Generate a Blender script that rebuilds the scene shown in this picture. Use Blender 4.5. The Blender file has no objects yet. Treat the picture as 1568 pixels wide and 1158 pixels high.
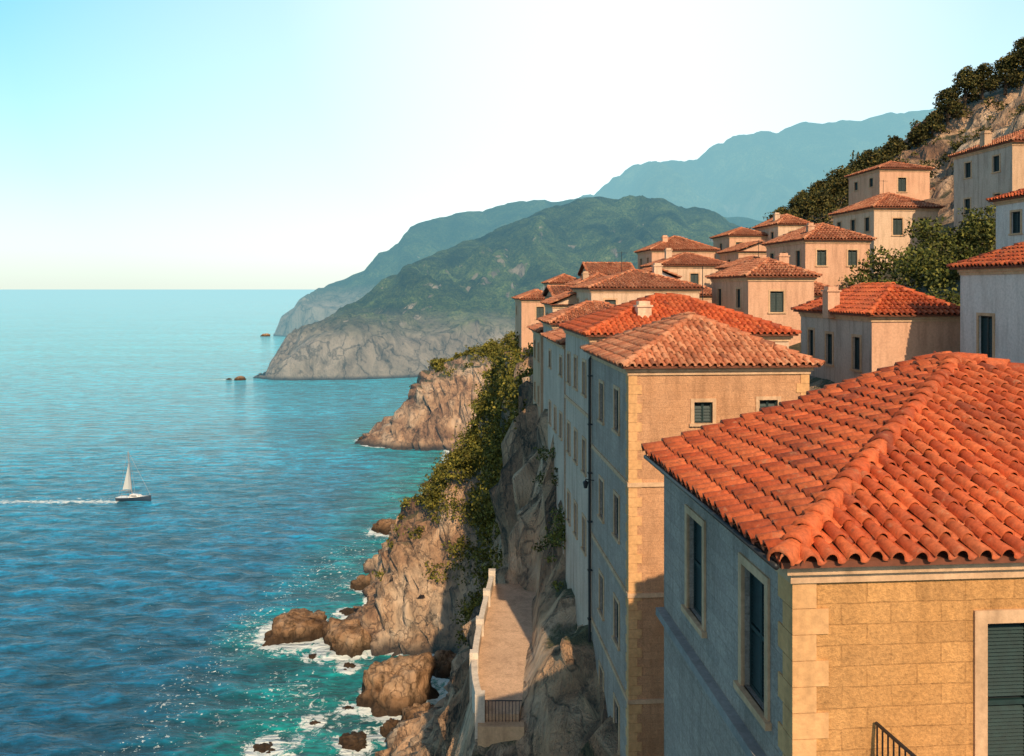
import bpy,bmesh,math,random
import numpy as np
from mathutils import Vector,Matrix,noise
random.seed(7); rng=np.random.default_rng(5)
H=45.0
sc=bpy.context.scene
sc.view_settings.view_transform='Standard'
sc.view_settings.look='None'
sc.view_settings.exposure=0
SUN_AZ=168.0; SUN_EL=36.0

# ------------------------------------------------------------ node helpers
def N(nt,t,**k):
    n=nt.nodes.new(t)
    for a,b in k.items(): setattr(n,a,b)
    return n
def new_mat(name):
    m=bpy.data.materials.new(name); m.use_nodes=True
    nt=m.node_tree; b=nt.nodes['Principled BSDF']
    return m,nt,b,nt.nodes['Material Output']
def ramp(nt,fac,stops):
    r=N(nt,'ShaderNodeValToRGB'); e=r.color_ramp.elements
    while len(e)<len(stops): e.new(0.5)
    for i,(p,c) in enumerate(stops):
        e[i].position=p; e[i].color=(c[0],c[1],c[2],1) if not isinstance(c,(int,float)) else (c,c,c,1)
    nt.links.new(fac,r.inputs[0]); return r
def mixc(nt,f,a,b,mode='MIX'):
    m=N(nt,'ShaderNodeMix',data_type='RGBA',blend_type=mode)
    for s,v in ((m.inputs[0],f),(m.inputs[6],a),(m.inputs[7],b)):
        if isinstance(v,bpy.types.NodeSocket): nt.links.new(v,s)
        elif isinstance(v,(int,float)): s.default_value=v
        else: s.default_value=(v[0],v[1],v[2],1)
    return m.outputs[2]
def math_n(nt,op,a,b=None,clamp=False):
    m=N(nt,'ShaderNodeMath',operation=op,use_clamp=clamp)
    for i,v in enumerate((a,b)):
        if v is None: continue
        if isinstance(v,bpy.types.NodeSocket): nt.links.new(v,m.inputs[i])
        else: m.inputs[i].default_value=v
    return m.outputs[0]
def noise_n(nt,vec,scale,detail=6,rough=.6,dist=0):
    n=N(nt,'ShaderNodeTexNoise'); n.inputs['Scale'].default_value=scale
    n.inputs['Detail'].default_value=detail; n.inputs['Roughness'].default_value=rough
    n.inputs['Distortion'].default_value=dist
    if vec is not None: nt.links.new(vec,n.inputs['Vector'])
    return n.outputs['Fac']
def bump(nt,h,strength,dist,prev=None):
    b=N(nt,'ShaderNodeBump'); b.inputs['Strength'].default_value=strength; b.inputs['Distance'].default_value=dist
    nt.links.new(h,b.inputs['Height'])
    if prev is not None: nt.links.new(prev,b.inputs['Normal'])
    return b.outputs[0]
def scaled(nt,vec,s):
    m=N(nt,'ShaderNodeMapping'); m.inputs['Scale'].default_value=s
    nt.links.new(vec,m.inputs['Vector']); return m.outputs[0]
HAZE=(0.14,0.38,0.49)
def painted_haze(nt,b,out,D=1500,col=HAZE,mx=1.0):  # distance haze painted into the material as an emission mix
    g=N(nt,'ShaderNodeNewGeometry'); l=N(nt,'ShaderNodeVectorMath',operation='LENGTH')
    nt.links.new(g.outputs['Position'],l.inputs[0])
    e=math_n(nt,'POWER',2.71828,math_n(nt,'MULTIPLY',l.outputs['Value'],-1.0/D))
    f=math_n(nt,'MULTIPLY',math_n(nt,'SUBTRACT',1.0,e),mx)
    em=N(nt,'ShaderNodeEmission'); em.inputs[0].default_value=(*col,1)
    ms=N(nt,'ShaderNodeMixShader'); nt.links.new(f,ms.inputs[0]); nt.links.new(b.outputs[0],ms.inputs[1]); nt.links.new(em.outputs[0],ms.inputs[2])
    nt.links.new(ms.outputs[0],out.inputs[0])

# ------------------------------------------------------------ materials
def plaster(name,c1,c2,bm=.25,block=None,spec=.2,streak=.55):
    m,nt,b,o=new_mat(name)
    tc=N(nt,'ShaderNodeTexCoord'); v=tc.outputs['Object']
    n1=noise_n(nt,v,.55,5,.65); n2=noise_n(nt,scaled(nt,v,(1.6,1.6,.22)),1.4,4,.6)
    n3=noise_n(nt,v,9,4,.7)
    r1=ramp(nt,n1,[(.35,0.),(.68,1.)]); col=mixc(nt,r1.outputs[0],c1,c2)
    r2=ramp(nt,n2,[(.48,0.),(.78,streak)]); col=mixc(nt,r2.outputs[0],col,(c2[0]*.45,c2[1]*.42,c2[2]*.4))
    r3=ramp(nt,n3,[(.3,.78),(.7,1.08)]); col=mixc(nt,1.0,col,r3.outputs[0],'MULTIPLY')
    nrm=bump(nt,n3,bm,.03)
    if block:
        s=N(nt,'ShaderNodeSeparateXYZ'); nt.links.new(v,s.inputs[0])
        cb=N(nt,'ShaderNodeCombineXYZ'); nt.links.new(math_n(nt,'ADD',s.outputs[0],s.outputs[1]),cb.inputs[0]); nt.links.new(s.outputs[2],cb.inputs[1])
        dn=N(nt,'ShaderNodeTexNoise'); dn.inputs['Scale'].default_value=3.0; nt.links.new(v,dn.inputs['Vector'])
        dv=N(nt,'ShaderNodeVectorMath',operation='MULTIPLY_ADD'); nt.links.new(dn.outputs['Color'],dv.inputs[0]); dv.inputs[1].default_value=(.06,.04,0); nt.links.new(cb.outputs[0],dv.inputs[2])
        br=N(nt,'ShaderNodeTexBrick'); nt.links.new(dv.outputs[0],br.inputs['Vector'])
        br.inputs['Scale'].default_value=1; br.inputs['Mortar Size'].default_value=block[2]; br.inputs['Mortar Smooth'].default_value=.6
        br.inputs['Brick Width'].default_value=block[0]; br.inputs['Row Height'].default_value=block[1]
        br.inputs['Color1'].default_value=(.80,.78,.76,1); br.inputs['Color2'].default_value=(1.08,1.06,1.02,1); br.inputs['Mortar'].default_value=(.72,.68,.64,1)
        col=mixc(nt,block[3],col,mixc(nt,1.0,col,br.outputs['Color'],'MULTIPLY'))
        nrm=bump(nt,math_n(nt,'SUBTRACT',1.0,br.outputs['Fac']),block[3]*.6,.014,nrm)
        n4=noise_n(nt,v,22,4,.75); nrm=bump(nt,n4,.8,.03,nrm)
        r4=ramp(nt,n4,[(.32,.72),(.6,1.08)]); col=mixc(nt,1.0,col,r4.outputs[0],'MULTIPLY')
    nt.links.new(col,b.inputs['Base Color']); nt.links.new(nrm,b.inputs['Normal'])
    b.inputs['Roughness'].default_value=.9; b.inputs['Specular IOR Level'].default_value=spec
    return m
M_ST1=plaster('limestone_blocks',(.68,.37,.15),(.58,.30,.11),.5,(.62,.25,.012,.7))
M_ST1L=plaster('limestone_shaded',(.47,.41,.37),(.37,.32,.285),.5,(.62,.25,.012,.6))  # same limestone for the side walls, shade put into a greyer base colour
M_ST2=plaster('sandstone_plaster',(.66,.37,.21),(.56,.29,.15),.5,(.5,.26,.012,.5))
M_ST2L=plaster('sandstone_plaster_shaded',(.48,.41,.36),(.38,.32,.28),.5,(.5,.26,.012,.45))  # shaded copy of the sandstone plaster, grey tone baked in for the sides
M_QUOIN=plaster('quoin_stone',(.72,.42,.20),(.62,.34,.15),.35)
M_PINK=plaster('peach_plaster',(.70,.42,.28),(.60,.34,.22))
M_CREAM=plaster('cream_plaster',(.72,.52,.37),(.62,.43,.30))
M_WHITE=plaster('white_plaster',(.76,.69,.65),(.66,.59,.55))
M_WALLG=plaster('weathered_shade_plaster',(.60,.49,.40),(.49,.39,.32),streak=.8)  # streaked plaster, greyed so its colour carries the shade of side walls
M_TAN=plaster('tan_plaster',(.60,.41,.28),(.50,.33,.21))
M_TRIM=plaster('trim_stone',(.68,.45,.28),(.58,.37,.22),.3)
M_TRIMB=plaster('grey_trim_stone',(.32,.31,.30),(.26,.25,.245),.3)
M_PARA=plaster('pale_parapet',(.72,.62,.51),(.60,.51,.42),.3)

def tile_mat(name,cols,dirt=.5):
    m,nt,b,o=new_mat(name)
    g=N(nt,'ShaderNodeNewGeometry'); tc=N(nt,'ShaderNodeTexCoord'); v=tc.outputs['Object']
    r=ramp(nt,g.outputs['Random Per Island'],[(0,cols[0]),(.3,cols[1]),(.6,cols[2]),(.88,cols[1]),(1,cols[3])])
    n1=noise_n(nt,v,.8,5,.6); n2=noise_n(nt,v,14,5,.7)
    r1=ramp(nt,n1,[(.40,0.),(.72,dirt)])
    c=mixc(nt,r1.outputs[0],r.outputs[0],(.17,.06,.03))
    r2=ramp(nt,n2,[(.3,.6),(.62,1.1)]); c=mixc(nt,1.0,c,r2.outputs[0],'MULTIPLY')
    r3=ramp(nt,noise_n(nt,v,5,6,.75),[(.58,0.),(.70,.6)]); c=mixc(nt,r3.outputs[0],c,(.40,.23,.13))
    r4=ramp(nt,noise_n(nt,v,2.2,6,.8),[(.62,0.),(.70,.6)]); c=mixc(nt,r4.outputs[0],c,(.07,.045,.03))
    nt.links.new(c,b.inputs['Base Color']); nt.links.new(bump(nt,n2,.5,.012),b.inputs['Normal'])
    b.inputs['Roughness'].default_value=.7; b.inputs['Specular IOR Level'].default_value=.35
    return m
M_TILE=tile_mat('terracotta_tiles',[(.36,.060,.018),(.50,.09,.026),(.60,.14,.045),(.26,.05,.022)],.45)
M_TILE2=tile_mat('aged_terracotta_tiles',[(.38,.12,.055),(.52,.18,.085),(.62,.29,.16),(.25,.09,.05)],.5)
def simple(name,c,r=.6,metal=0,nscale=8,var=.25):
    m,nt,b,o=new_mat(name)
    tc=N(nt,'ShaderNodeTexCoord'); n=noise_n(nt,tc.outputs['Object'],nscale,3,.6)
    rr=ramp(nt,n,[(.3,1-var),(.7,1+var)]); nt.links.new(mixc(nt,1.0,c,rr.outputs[0],'MULTIPLY'),b.inputs['Base Color'])
    b.inputs['Roughness'].default_value=r; b.inputs['Metallic'].default_value=metal
    return m
M_ROOFB=simple('roof_underlay',(.16,.05,.025),.9)
M_SHUT=simple('green_shutter_paint',(.008,.030,.031),.6)
M_DARK=simple('dark_interior',(.006,.012,.013),.8)
M_IRON=simple('black_iron',(.02,.02,.022),.5)
M_HULL=simple('white_gelcoat',(.72,.72,.70),.3,var=.05)
M_NAVY=simple('navy_paint',(.03,.05,.08),.4)
M_SAIL=simple('sailcloth',(.50,.53,.53),.8,var=.08)
M_WOOD=simple('teak_deck',(.30,.18,.09),.6)
M_ALU=simple('mast_aluminium',(.30,.30,.31),.5,.3)
M_PATH=plaster('path_paving',(.74,.50,.34),(.64,.43,.29),.3,(.9,.5,.02,.4))
M_BARK=simple('bark',(.09,.06,.04),.9)

def rock_mat(name,ha=None,veg=True,c=((.24,.125,.065),(.50,.31,.18),(.62,.46,.32)),zgrad=None,vscale=1.0,vegn=(.80,.92),green=((.05,.05,.018),(.13,.11,.045)),hcol=HAZE,veg_patch=None):
    m,nt,b,o=new_mat(name)
    g=N(nt,'ShaderNodeNewGeometry'); P=g.outputs['Position']
    n1=noise_n(nt,P,.12*vscale,4,.65,.6); n2=noise_n(nt,scaled(nt,P,(1,1,.35)),.6*vscale,6,.7,.4); n3=noise_n(nt,P,3*vscale,4,.7)
    r1=ramp(nt,n1,[(.35,c[0]),(.5,c[1]),(.66,c[2])]); r2=ramp(nt,n2,[(.33,.28),(.5,.95),(.7,1.2)])
    col=mixc(nt,1.0,r1.outputs[0],r2.outputs[0],'MULTIPLY')
    vo=N(nt,'ShaderNodeTexVoronoi',feature='DISTANCE_TO_EDGE'); vo.inputs['Scale'].default_value=.35*vscale
    dn=N(nt,'ShaderNodeTexNoise'); dn.inputs['Scale'].default_value=.5*vscale; dn.inputs['Detail'].default_value=4; nt.links.new(P,dn.inputs['Vector'])
    va=N(nt,'ShaderNodeVectorMath',operation='MULTIPLY_ADD'); nt.links.new(dn.outputs['Color'],va.inputs[0]); va.inputs[1].default_value=(4/vscale,4/vscale,3/vscale)
    nt.links.new(scaled(nt,P,(1,1,.45)),va.inputs[2]); nt.links.new(va.outputs[0],vo.inputs['Vector'])
    cr=ramp(nt,vo.outputs['Distance'],[(0,.30),(.05,1.)]); col=mixc(nt,.7,col,mixc(nt,1.0,col,cr.outputs[0],'MULTIPLY'))
    sz=N(nt,'ShaderNodeSeparateXYZ'); nt.links.new(P,sz.inputs[0])
    wet=N(nt,'ShaderNodeMapRange'); nt.links.new(math_n(nt,'ADD',sz.outputs[2],math_n(nt,'MULTIPLY',n2,-2.2)),wet.inputs[0])
    wet.inputs[1].default_value=-.6; wet.inputs[2].default_value=.9; wet.inputs[3].default_value=.9; wet.inputs[4].default_value=0
    col=mixc(nt,wet.outputs[0],col,(.03,.021,.015))
    if veg:
        sn=N(nt,'ShaderNodeSeparateXYZ'); nt.links.new(g.outputs['Normal'],sn.inputs[0])
        vf=math_n(nt,'ADD',sn.outputs[2],math_n(nt,'MULTIPLY',math_n(nt,'SUBTRACT',n2,.5),.9))
        rv=ramp(nt,vf,[(vegn[0],0.),(vegn[1],1.)])
        hi=N(nt,'ShaderNodeMapRange'); nt.links.new(sz.outputs[2],hi.inputs[0]); hi.inputs[1].default_value=8 if zgrad is None else zgrad[0]; hi.inputs[2].default_value=16 if zgrad is None else zgrad[1]
        gr=ramp(nt,n3,[(.35,green[0]),(.65,green[1])]); gc=gr.outputs[0]
        if veg_patch:
            vp=ramp(nt,noise_n(nt,P,veg_patch,6,.75,.5),[(.38,.35),(.50,1.),(.62,2.0)]); gc=mixc(nt,1.0,gc,vp.outputs[0],'MULTIPLY')
        col=mixc(nt,math_n(nt,'MULTIPLY',rv.outputs[0],hi.outputs[0]),col,gc)
    nt.links.new(col,b.inputs['Base Color'])
    nr=bump(nt,n2,1.0,1.3/vscale); nr=bump(nt,cr.outputs[0],.6,.25/vscale,nr); nr=bump(nt,n3,.7,.15/vscale,nr)
    nt.links.new(nr,b.inputs['Normal']); b.inputs['Roughness'].default_value=.9; b.inputs['Specular IOR Level'].default_value=.2
    if ha: painted_haze(nt,b,o,ha,hcol)
    return m
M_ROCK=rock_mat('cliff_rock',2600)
M_BOULD=rock_mat('boulder_rock',None,False,vscale=1.6,c=((.17,.09,.045),(.38,.225,.125),(.50,.34,.22)))
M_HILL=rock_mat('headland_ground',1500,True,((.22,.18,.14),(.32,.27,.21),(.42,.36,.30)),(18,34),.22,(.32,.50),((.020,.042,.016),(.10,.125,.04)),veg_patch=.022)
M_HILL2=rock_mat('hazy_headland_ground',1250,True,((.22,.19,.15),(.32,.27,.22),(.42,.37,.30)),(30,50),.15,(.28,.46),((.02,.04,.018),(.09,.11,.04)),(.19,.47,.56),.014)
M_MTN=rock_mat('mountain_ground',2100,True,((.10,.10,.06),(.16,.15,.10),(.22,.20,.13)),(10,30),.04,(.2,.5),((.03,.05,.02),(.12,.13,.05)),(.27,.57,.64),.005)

def leaf_mat(name,a,b_,c):
    m,nt,b,o=new_mat(name)
    g=N(nt,'ShaderNodeNewGeometry')
    r=ramp(nt,g.outputs['Random Per Island'],[(0,a),(.5,b_),(1,c)])
    n=noise_n(nt,g.outputs['Position'],.7,2,.6); r2=ramp(nt,n,[(.35,.5),(.65,1.35)])
    nt.links.new(mixc(nt,1.0,r.outputs[0],r2.outputs[0],'MULTIPLY'),b.inputs['Base Color'])
    b.inputs['Roughness'].default_value=.7; b.inputs['Specular IOR Level'].default_value=.2
    return m
M_LEAF=leaf_mat('shrub_leaves',(.05,.06,.012),(.13,.125,.022),(.24,.20,.035))
M_GARD=leaf_mat('garden_leaves',(.03,.045,.012),(.08,.095,.022),(.18,.17,.035))
M_PINE=leaf_mat('pine_needles',(.022,.032,.012),(.065,.065,.018),(.15,.115,.03))

# ------------------------------------------------------------ mesh helpers
def link(o): sc.collection.objects.link(o); return o
def mobj(name,v,f,mat,parent=None,smooth=False):
    me=bpy.data.meshes.new(name); me.from_pydata([tuple(p) for p in v],[],f); me.update()
    me.materials.append(mat)
    if smooth: me.polygons.foreach_set('use_smooth',[True]*len(me.polygons))
    o=link(bpy.data.objects.new(name,me))
    if parent: o.parent=parent
    return o
def empty(name,loc=(0,0,0),rz=0):
    e=link(bpy.data.objects.new(name,None)); e.empty_display_size=.5; e.location=loc; e.rotation_euler=(0,0,rz); return e
class G:
    def __init__(s): s.v=[]; s.f=[]
    def add(s,v,f):
        k=len(s.v); s.v+= [tuple(p) for p in v]; s.f+=[tuple(i+k for i in q) for q in f]
    def hexa(s,p):
        s.add(p,[(0,3,2,1),(4,5,6,7),(0,1,5,4),(1,2,6,5),(2,3,7,6),(3,0,4,7)])
    def box(s,a,b):
        x0,y0,z0=a; x1,y1,z1=b
        s.hexa([(x0,y0,z0),(x1,y0,z0),(x1,y1,z0),(x0,y1,z0),(x0,y0,z1),(x1,y0,z1),(x1,y1,z1),(x0,y1,z1)])
    def tube(s,p,q,r0,r1=None,n=8):
        r1=r0 if r1 is None else r1; p=Vector(p); q=Vector(q); d=(q-p).normalized()
        a=d.orthogonal().normalized(); b=d.cross(a); v=[]
        for c,r in((p,r0),(q,r1)):
            for i in range(n):
                t=2*math.pi*i/n; v.append(c+a*math.cos(t)*r+b*math.sin(t)*r)
        s.add(v,[(i,(i+1)%n,n+(i+1)%n,n+i) for i in range(n)]+[tuple(range(n))[::-1],tuple(range(n,2*n))])
    def obj(s,name,mat,parent=None,smooth=False):
        if s.v: return mobj(name,s.v,s.f,mat,parent,smooth)

def panel(g,fn,s0,s1,z0,z1,ops,rev):
    xs=sorted({s0,s1,*[o[0] for o in ops],*[o[1] for o in ops]}); zs=sorted({z0,z1,*[o[2] for o in ops],*[o[3] for o in ops]})
    for i in range(len(xs)-1):
        for j in range(len(zs)-1):
            cx=(xs[i]+xs[i+1])/2; cz=(zs[j]+zs[j+1])/2
            if any(o[0]<cx<o[1] and o[2]<cz<o[3] for o in ops): continue
            g.add([fn(xs[i],zs[j],0),fn(xs[i+1],zs[j],0),fn(xs[i+1],zs[j+1],0),fn(xs[i],zs[j+1],0)],[(0,1,2,3)])
    for a,b,c,d in [o[:4] for o in ops]:
        q=[(a,c),(b,c),(b,d),(a,d)]
        for k in range(4):
            p,r=q[k],q[(k+1)%4]
            g.add([fn(p[0],p[1],0),fn(r[0],r[1],0),fn(r[0],r[1],rev),fn(p[0],p[1],rev)],[(0,1,2,3)])
def pbox(g,fn,s0,s1,z0,z1,d0,d1):
    g.hexa([fn(s0,z0,d0),fn(s1,z0,d0),fn(s1,z0,d1),fn(s0,z0,d1),fn(s0,z1,d0),fn(s1,z1,d0),fn(s1,z1,d1),fn(s0,z1,d1)])
def fill(gs,gd,fn,o,rev,near):
    a,b,c,d=o[:4]
    gd.add([fn(a,c,rev-.002),fn(b,c,rev-.002),fn(b,d,rev-.002),fn(a,d,rev-.002)],[(0,1,2,3)])
    t=.05; m=(a+b)/2; d0=rev-.07; d1=rev-.02
    pbox(gs,fn,a,b,c,c+t,d0,d1); pbox(gs,fn,a,b,d-t,d,d0,d1)
    for x0,x1 in((a,a+t),(m-t*.7,m-.005),(m+.005,m+t*.7),(b-t,b)): pbox(gs,fn,x0,x1,c+t,d-t,d0,d1)
    mz=(c+d)/2
    for x0,x1 in((a+t,m-t*.7),(m+t*.7,b-t)):
        if near: pbox(gs,fn,x0,x1,mz-.03,mz+.03,d0+.001,d1)
        st=.045 if near else .1; z=c+t+.01
        while z+st*.9<d-t:
            if not near or abs(z+st/2-mz)>.03+st/2:
                p0=fn(x0,z,d0+.008); p1=fn(x1,z,d0+.008); p2=fn(x1,z+st*.9,d1); p3=fn(x0,z+st*.9,d1)
                gs.add([p0,p1,p2,p3],[(0,1,2,3)])
            z+=st
def surround(g,fn,o,t=.13,pr=.035):
    a,b,c,d=o[:4]
    pbox(g,fn,a-t,a,c,d,-pr,.02); pbox(g,fn,b,b+t,c,d,-pr,.02)
    pbox(g,fn,a-t,b+t,d,d+t,-pr,.02)
    pbox(g,fn,a-t-.05,b+t+.05,c-t*.8,c,-pr-.05,.02)

def tile_slope(name,poly,tw,L,K,parent,mat,rim=False,jit=.011,lift=.02):
    P=[Vector(p) for p in poly]; n=(P[1]-P[0]).cross(P[2]-P[0]).normalized()
    if n.z<0: n=-n
    up=(Vector((0,0,1))-n*n.z).normalized(); a=up.cross(n).normalized()
    o=min(P,key=lambda p:p.z)
    q=[((p-o).dot(a),(p-o).dot(up)) for p in P]; cx=sum(x for x,_ in q)/len(q); cy=sum(y for _,y in q)/len(q)
    edges=[]
    for i in range(len(q)):
        x0,y0=q[i]; x1,y1=q[(i+1)%len(q)]; ex,ey=x1-x0,y1-y0; l=math.hypot(ex,ey)
        if l<1e-4: continue
        nx,ny=ey/l,-ex/l
        if (cx-x0)*nx+(cy-y0)*ny>0: nx,ny=-nx,-ny
        edges.append((x0,y0,nx,ny))
    r=tw*.31; prof=[]
    for k in range(K+1):
        t=math.pi*k/K; prof.append((-r*math.cos(t),r*1.2*math.sin(t)))
    kp=max(2,K//2)
    for k in range(1,kp+1):
        t=math.pi*k/kp; w=(tw-2*r); prof.append((r+w/2-w/2*math.cos(t),-.3*r*math.sin(t)))
    xmin=min(x for x,_ in q); xmax=max(x for x,_ in q); ymax=max(y for _,y in q)
    V=[];F=[]; m=len(prof)
    for j in range(int(ymax/L)+2):
        rj=random.uniform(-.012,.012)
        for i in range(int((xmax-xmin)/tw)+2):
            x=xmin+(i+.2)*tw; y=j*L+rj
            if any((x+tw*.2-e[0])*e[2]+(y+L/2-e[1])*e[3]>max(tw,L)*1.0 for e in edges): continue
            jx=random.uniform(-jit,jit); jz=random.uniform(0,jit*1.6); jr=random.uniform(-jit,jit)*1.4; jy=random.uniform(-jit,jit)*2.2
            b=len(V); yl=y-.05+jy; yh=y+L+.03
            for (px,pz) in prof: V.append(o+a*(x+px*1.07+jx+jr)+up*yl+n*(pz*1.07+lift+.036+jz))
            for (px,pz) in prof: V.append(o+a*(x+px*.86+jx-jr)+up*yh+n*(pz*.84+lift))
            for k in range(m-1): F.append((b+k,b+k+1,b+m+k+1,b+m+k))
            if rim:
                c=len(V)
                for (px,pz) in prof: V.append(o+a*(x+px*1.06*.88+jx+jr)+up*yl+n*(pz*1.06-.024+lift+.028+jz))
                for k in range(m-1): F.append((b+k,c+k,c+k+1,b+k+1))
    me=bpy.data.meshes.new(name); me.from_pydata([tuple(v) for v in V],[],F)
    bm=bmesh.new(); bm.from_mesh(me)
    for e in edges:
        if e[3]<-.99: continue
        co=o+a*e[0]+up*e[1]; no=a*e[2]+up*e[3]
        bmesh.ops.bisect_plane(bm,geom=bm.verts[:]+bm.edges[:]+bm.faces[:],plane_co=co,plane_no=no,clear_outer=True,dist=1e-5)
    for f in bm.faces: f.smooth=True
    bm.to_mesh(me); bm.free(); me.materials.append(mat)
    ob=link(bpy.data.objects.new(name,me)); ob.parent=parent; return ob
def caps(g,p,q,r,L,K=6):
    p=Vector(p); q=Vector(q)
    if p.z>q.z: p,q=q,p
    d=(q-p); tot=d.length; d.normalize(); a=d.cross(Vector((0,0,1))).normalized(); u=a.cross(d).normalized()
    nn=max(1,int(tot/L)); L=tot/nn
    for i in range(nn):
        v=[];jx=random.uniform(-.014,.014); jz=random.uniform(0,.014)
        for (y,s,h) in((i*L-.06,1.16,.04),((i+1)*L+.03,.88,0)):
            for k in range(K+1):
                t=-.15+(math.pi+.3)*k/K; v.append(p+d*y+a*(-r*s*math.cos(t)+jx)+u*(r*s*math.sin(t)+h+.01+jz))
        for k in range(K+1):
            t=-.15+(math.pi+.3)*k/K; v.append(p+d*(i*L-.06)+a*(-r*.9*math.cos(t)+jx)+u*(r*.9*math.sin(t)+.04))
        m=K+1
        g.add(v,[(k,k+1,m+k+1,m+k) for k in range(K)]+[(k,2*m+k,2*m+k+1,k+1) for k in range(K)])

def house(name,x,y,w,d,ez,bz,rise,wall,rot=4.5,ov=.3,front=None,left=None,nf=2,nl=2,rows=2,fh=3.0,wsz=(.8,1.25),
          tile=(.27,.40,4),tmat=None,trim=None,sidewall=None,roof='hip',quoin=False,chim=None,near=False,bands=(),rim=False,cap=.12,ant=None):
    tmat=tmat or M_TILE2; trim=trim or M_TRIM; sidewall=sidewall or wall
    e=empty(name,(x,y,H+ez),math.radians(rot)); hb=bz-ez
    F=lambda s,z,dp:(s,dp,z); Lf=lambda s,z,dp:(dp,s,z); Rf=lambda s,z,dp:(w-dp,s,z); B=lambda s,z,dp:(s,d-dp,z)
    def auto(n,width):
        o=[]
        for r in range(rows):
            for i in range(n):
                if random.random()<.08: continue
                c=width*(i+.5)/n+random.uniform(-.12,.12); zt=-.75-r*fh; hh=wsz[1]*random.choice((1,1,.75))
                o.append((c-wsz[0]/2,c+wsz[0]/2,zt-hh,zt))
        return o
    fo=front if front is not None else auto(nf,w); lo=left if left is not None else auto(nl,d)
    rev=.16
    gw=G(); panel(gw,F,0,w,hb,0,fo,rev); gl=G(); panel(gl,Lf,0,d,hb,0,lo,rev); panel(gl,Rf,0,d,hb,0,auto(nl,d) if rows else [],rev); panel(gl,B,0,w,hb,0,[],rev)
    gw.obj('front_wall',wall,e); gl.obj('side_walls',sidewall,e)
    gs,gd,gt=G(),G(),G()
    for o in fo: fill(gs,gd,F,o,rev,near); surround(gt,F,o,.16 if near else .12)
    for o in lo: fill(gs,gd,Lf,o,rev,near); surround(gt,Lf,o,.12)
    for k,(zz,pr) in enumerate(((-.24,.06),(-.12,.13))):
        z1=zz+.12
        gt.box((-pr,-pr,zz),(w+pr,0,z1)); gt.box((-pr,0,zz),(0,d,z1)); gt.box((w,0,zz),(w+pr,d,z1))
    for bzv in bands:
        gt.box((-.06,-.06,bzv-.07),(w+.06,0,bzv+.07)); gt.box((-.06,0,bzv-.07),(0,d,bzv+.07))
    gt.obj('stone_trim',trim,e); gs.obj('shutters',M_SHUT,e); gd.obj('window_recess',M_DARK,e)
    if quoin:
        gq=G(); z=-.25; i=0; qh=.31
        while z>hb and i<60:
            lx=.42 if i%2 else .27; ly=.27 if i%2 else .42
            gq.box((-.025,-.025,z-qh+.008),(lx,.01,z)); gq.box((-.025,.0105,z-qh+.008),(.01,ly,z))
            if not near: gq.box((w-lx,-.025,z-qh+.008),(w+.025,.01,z))
            z-=qh; i+=1
        gq.obj('quoins',M_QUOIN,e)
    A=(-ov,-ov,0);Bq=(w+ov,-ov,0);C=(w+ov,d+ov,0);D=(-ov,d+ov,0); W=w+2*ov; Dd=d+2*ov
    if roof=='hip':
        ins=min(W,Dd)/2
        if W>=Dd: R1=(-ov+ins,-ov+ins,rise);R2=(w+ov-ins,-ov+ins,rise); sl=[[A,Bq,R2,R1],[Bq,C,R2],[C,D,R1,R2],[D,A,R1]]
        else: R1=(-ov+ins,-ov+ins,rise);R2=(-ov+ins,d+ov-ins,rise); sl=[[A,Bq,R1],[Bq,C,R2,R1],[C,D,R2],[D,A,R1,R2]]
        sl=[[p for i,p in enumerate(s) if (Vector(p)-Vector(s[i-1])).length>.02] for s in sl]
        caplines=[(A,R1),(Bq,R2),(C,R2),(D,R1)] if W>=Dd else [(A,R1),(Bq,R1),(C,R2),(D,R2)]
        if (Vector(R1)-Vector(R2)).length>.2: caplines.append((R1,R2))
    elif roof=='half':
        R=(w/2,d+ov,rise); sl=[[A,Bq,R],[Bq,C,R],[D,A,R]]; caplines=[(A,R),(Bq,R),(D,R)]
        gb=G(); gb.add([(0,d,0),(w,d,0),(w/2,d,rise)],[(0,1,2)]); gb.obj('gable_wall',sidewall,e)
    elif roof=='gable':
        R1=(-ov,d/2,rise);R2=(w+ov,d/2,rise); sl=[[A,Bq,R2,R1],[C,D,R1,R2]]; caplines=[(R1,R2),(A,R1),(D,R1),(Bq,R2)]
        gb=G(); gb.add([(0,0,0),(0,d,0),(0,d/2,rise),(w,0,0),(w,d,0),(w,d/2,rise)],[(0,1,2),(3,4,5)]); gb.obj('gable_walls',sidewall,e)
    elif roof=='gabley':
        R1=(w/2,-ov,rise);R2=(w/2,d+ov,rise); sl=[[D,A,R1,R2],[Bq,C,R2,R1]]; caplines=[(R1,R2),(A,R1),(D,R2),(Bq,R1),(C,R2)]
        gb=G(); gb.add([(0,0,0),(w,0,0),(w/2,0,rise),(0,d,0),(w,d,0),(w/2,d,rise)],[(0,1,2),(3,4,5)]); gb.obj('gable_walls',wall,e)
    gr=G(); th=.07
    for s in sl: gr.add(s,[tuple(range(len(s)))])
    gr.add([A,Bq,C,D,*[(p[0],p[1],-th) for p in (A,Bq,C,D)]],[(0,1,5,4),(1,2,6,5),(2,3,7,6),(3,0,4,7),(4,5,6,7)])
    gr.v=[(a,b,c+th+.002) for a,b,c in gr.v]; gr.obj('roof_deck',M_ROOFB,e)
    up=lambda p:(p[0],p[1],p[2]+th+.004)
    for s in sl: tile_slope('roof_tiles',[up(p) for p in s],tile[0],tile[1],tile[2],e,tmat,rim)
    gc=G()
    for p,q in caplines: caps(gc,up(p),up(q),cap,tile[1]*1.05,8 if near else 5)
    gc.obj('ridge_tiles',tmat,e,True)
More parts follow.
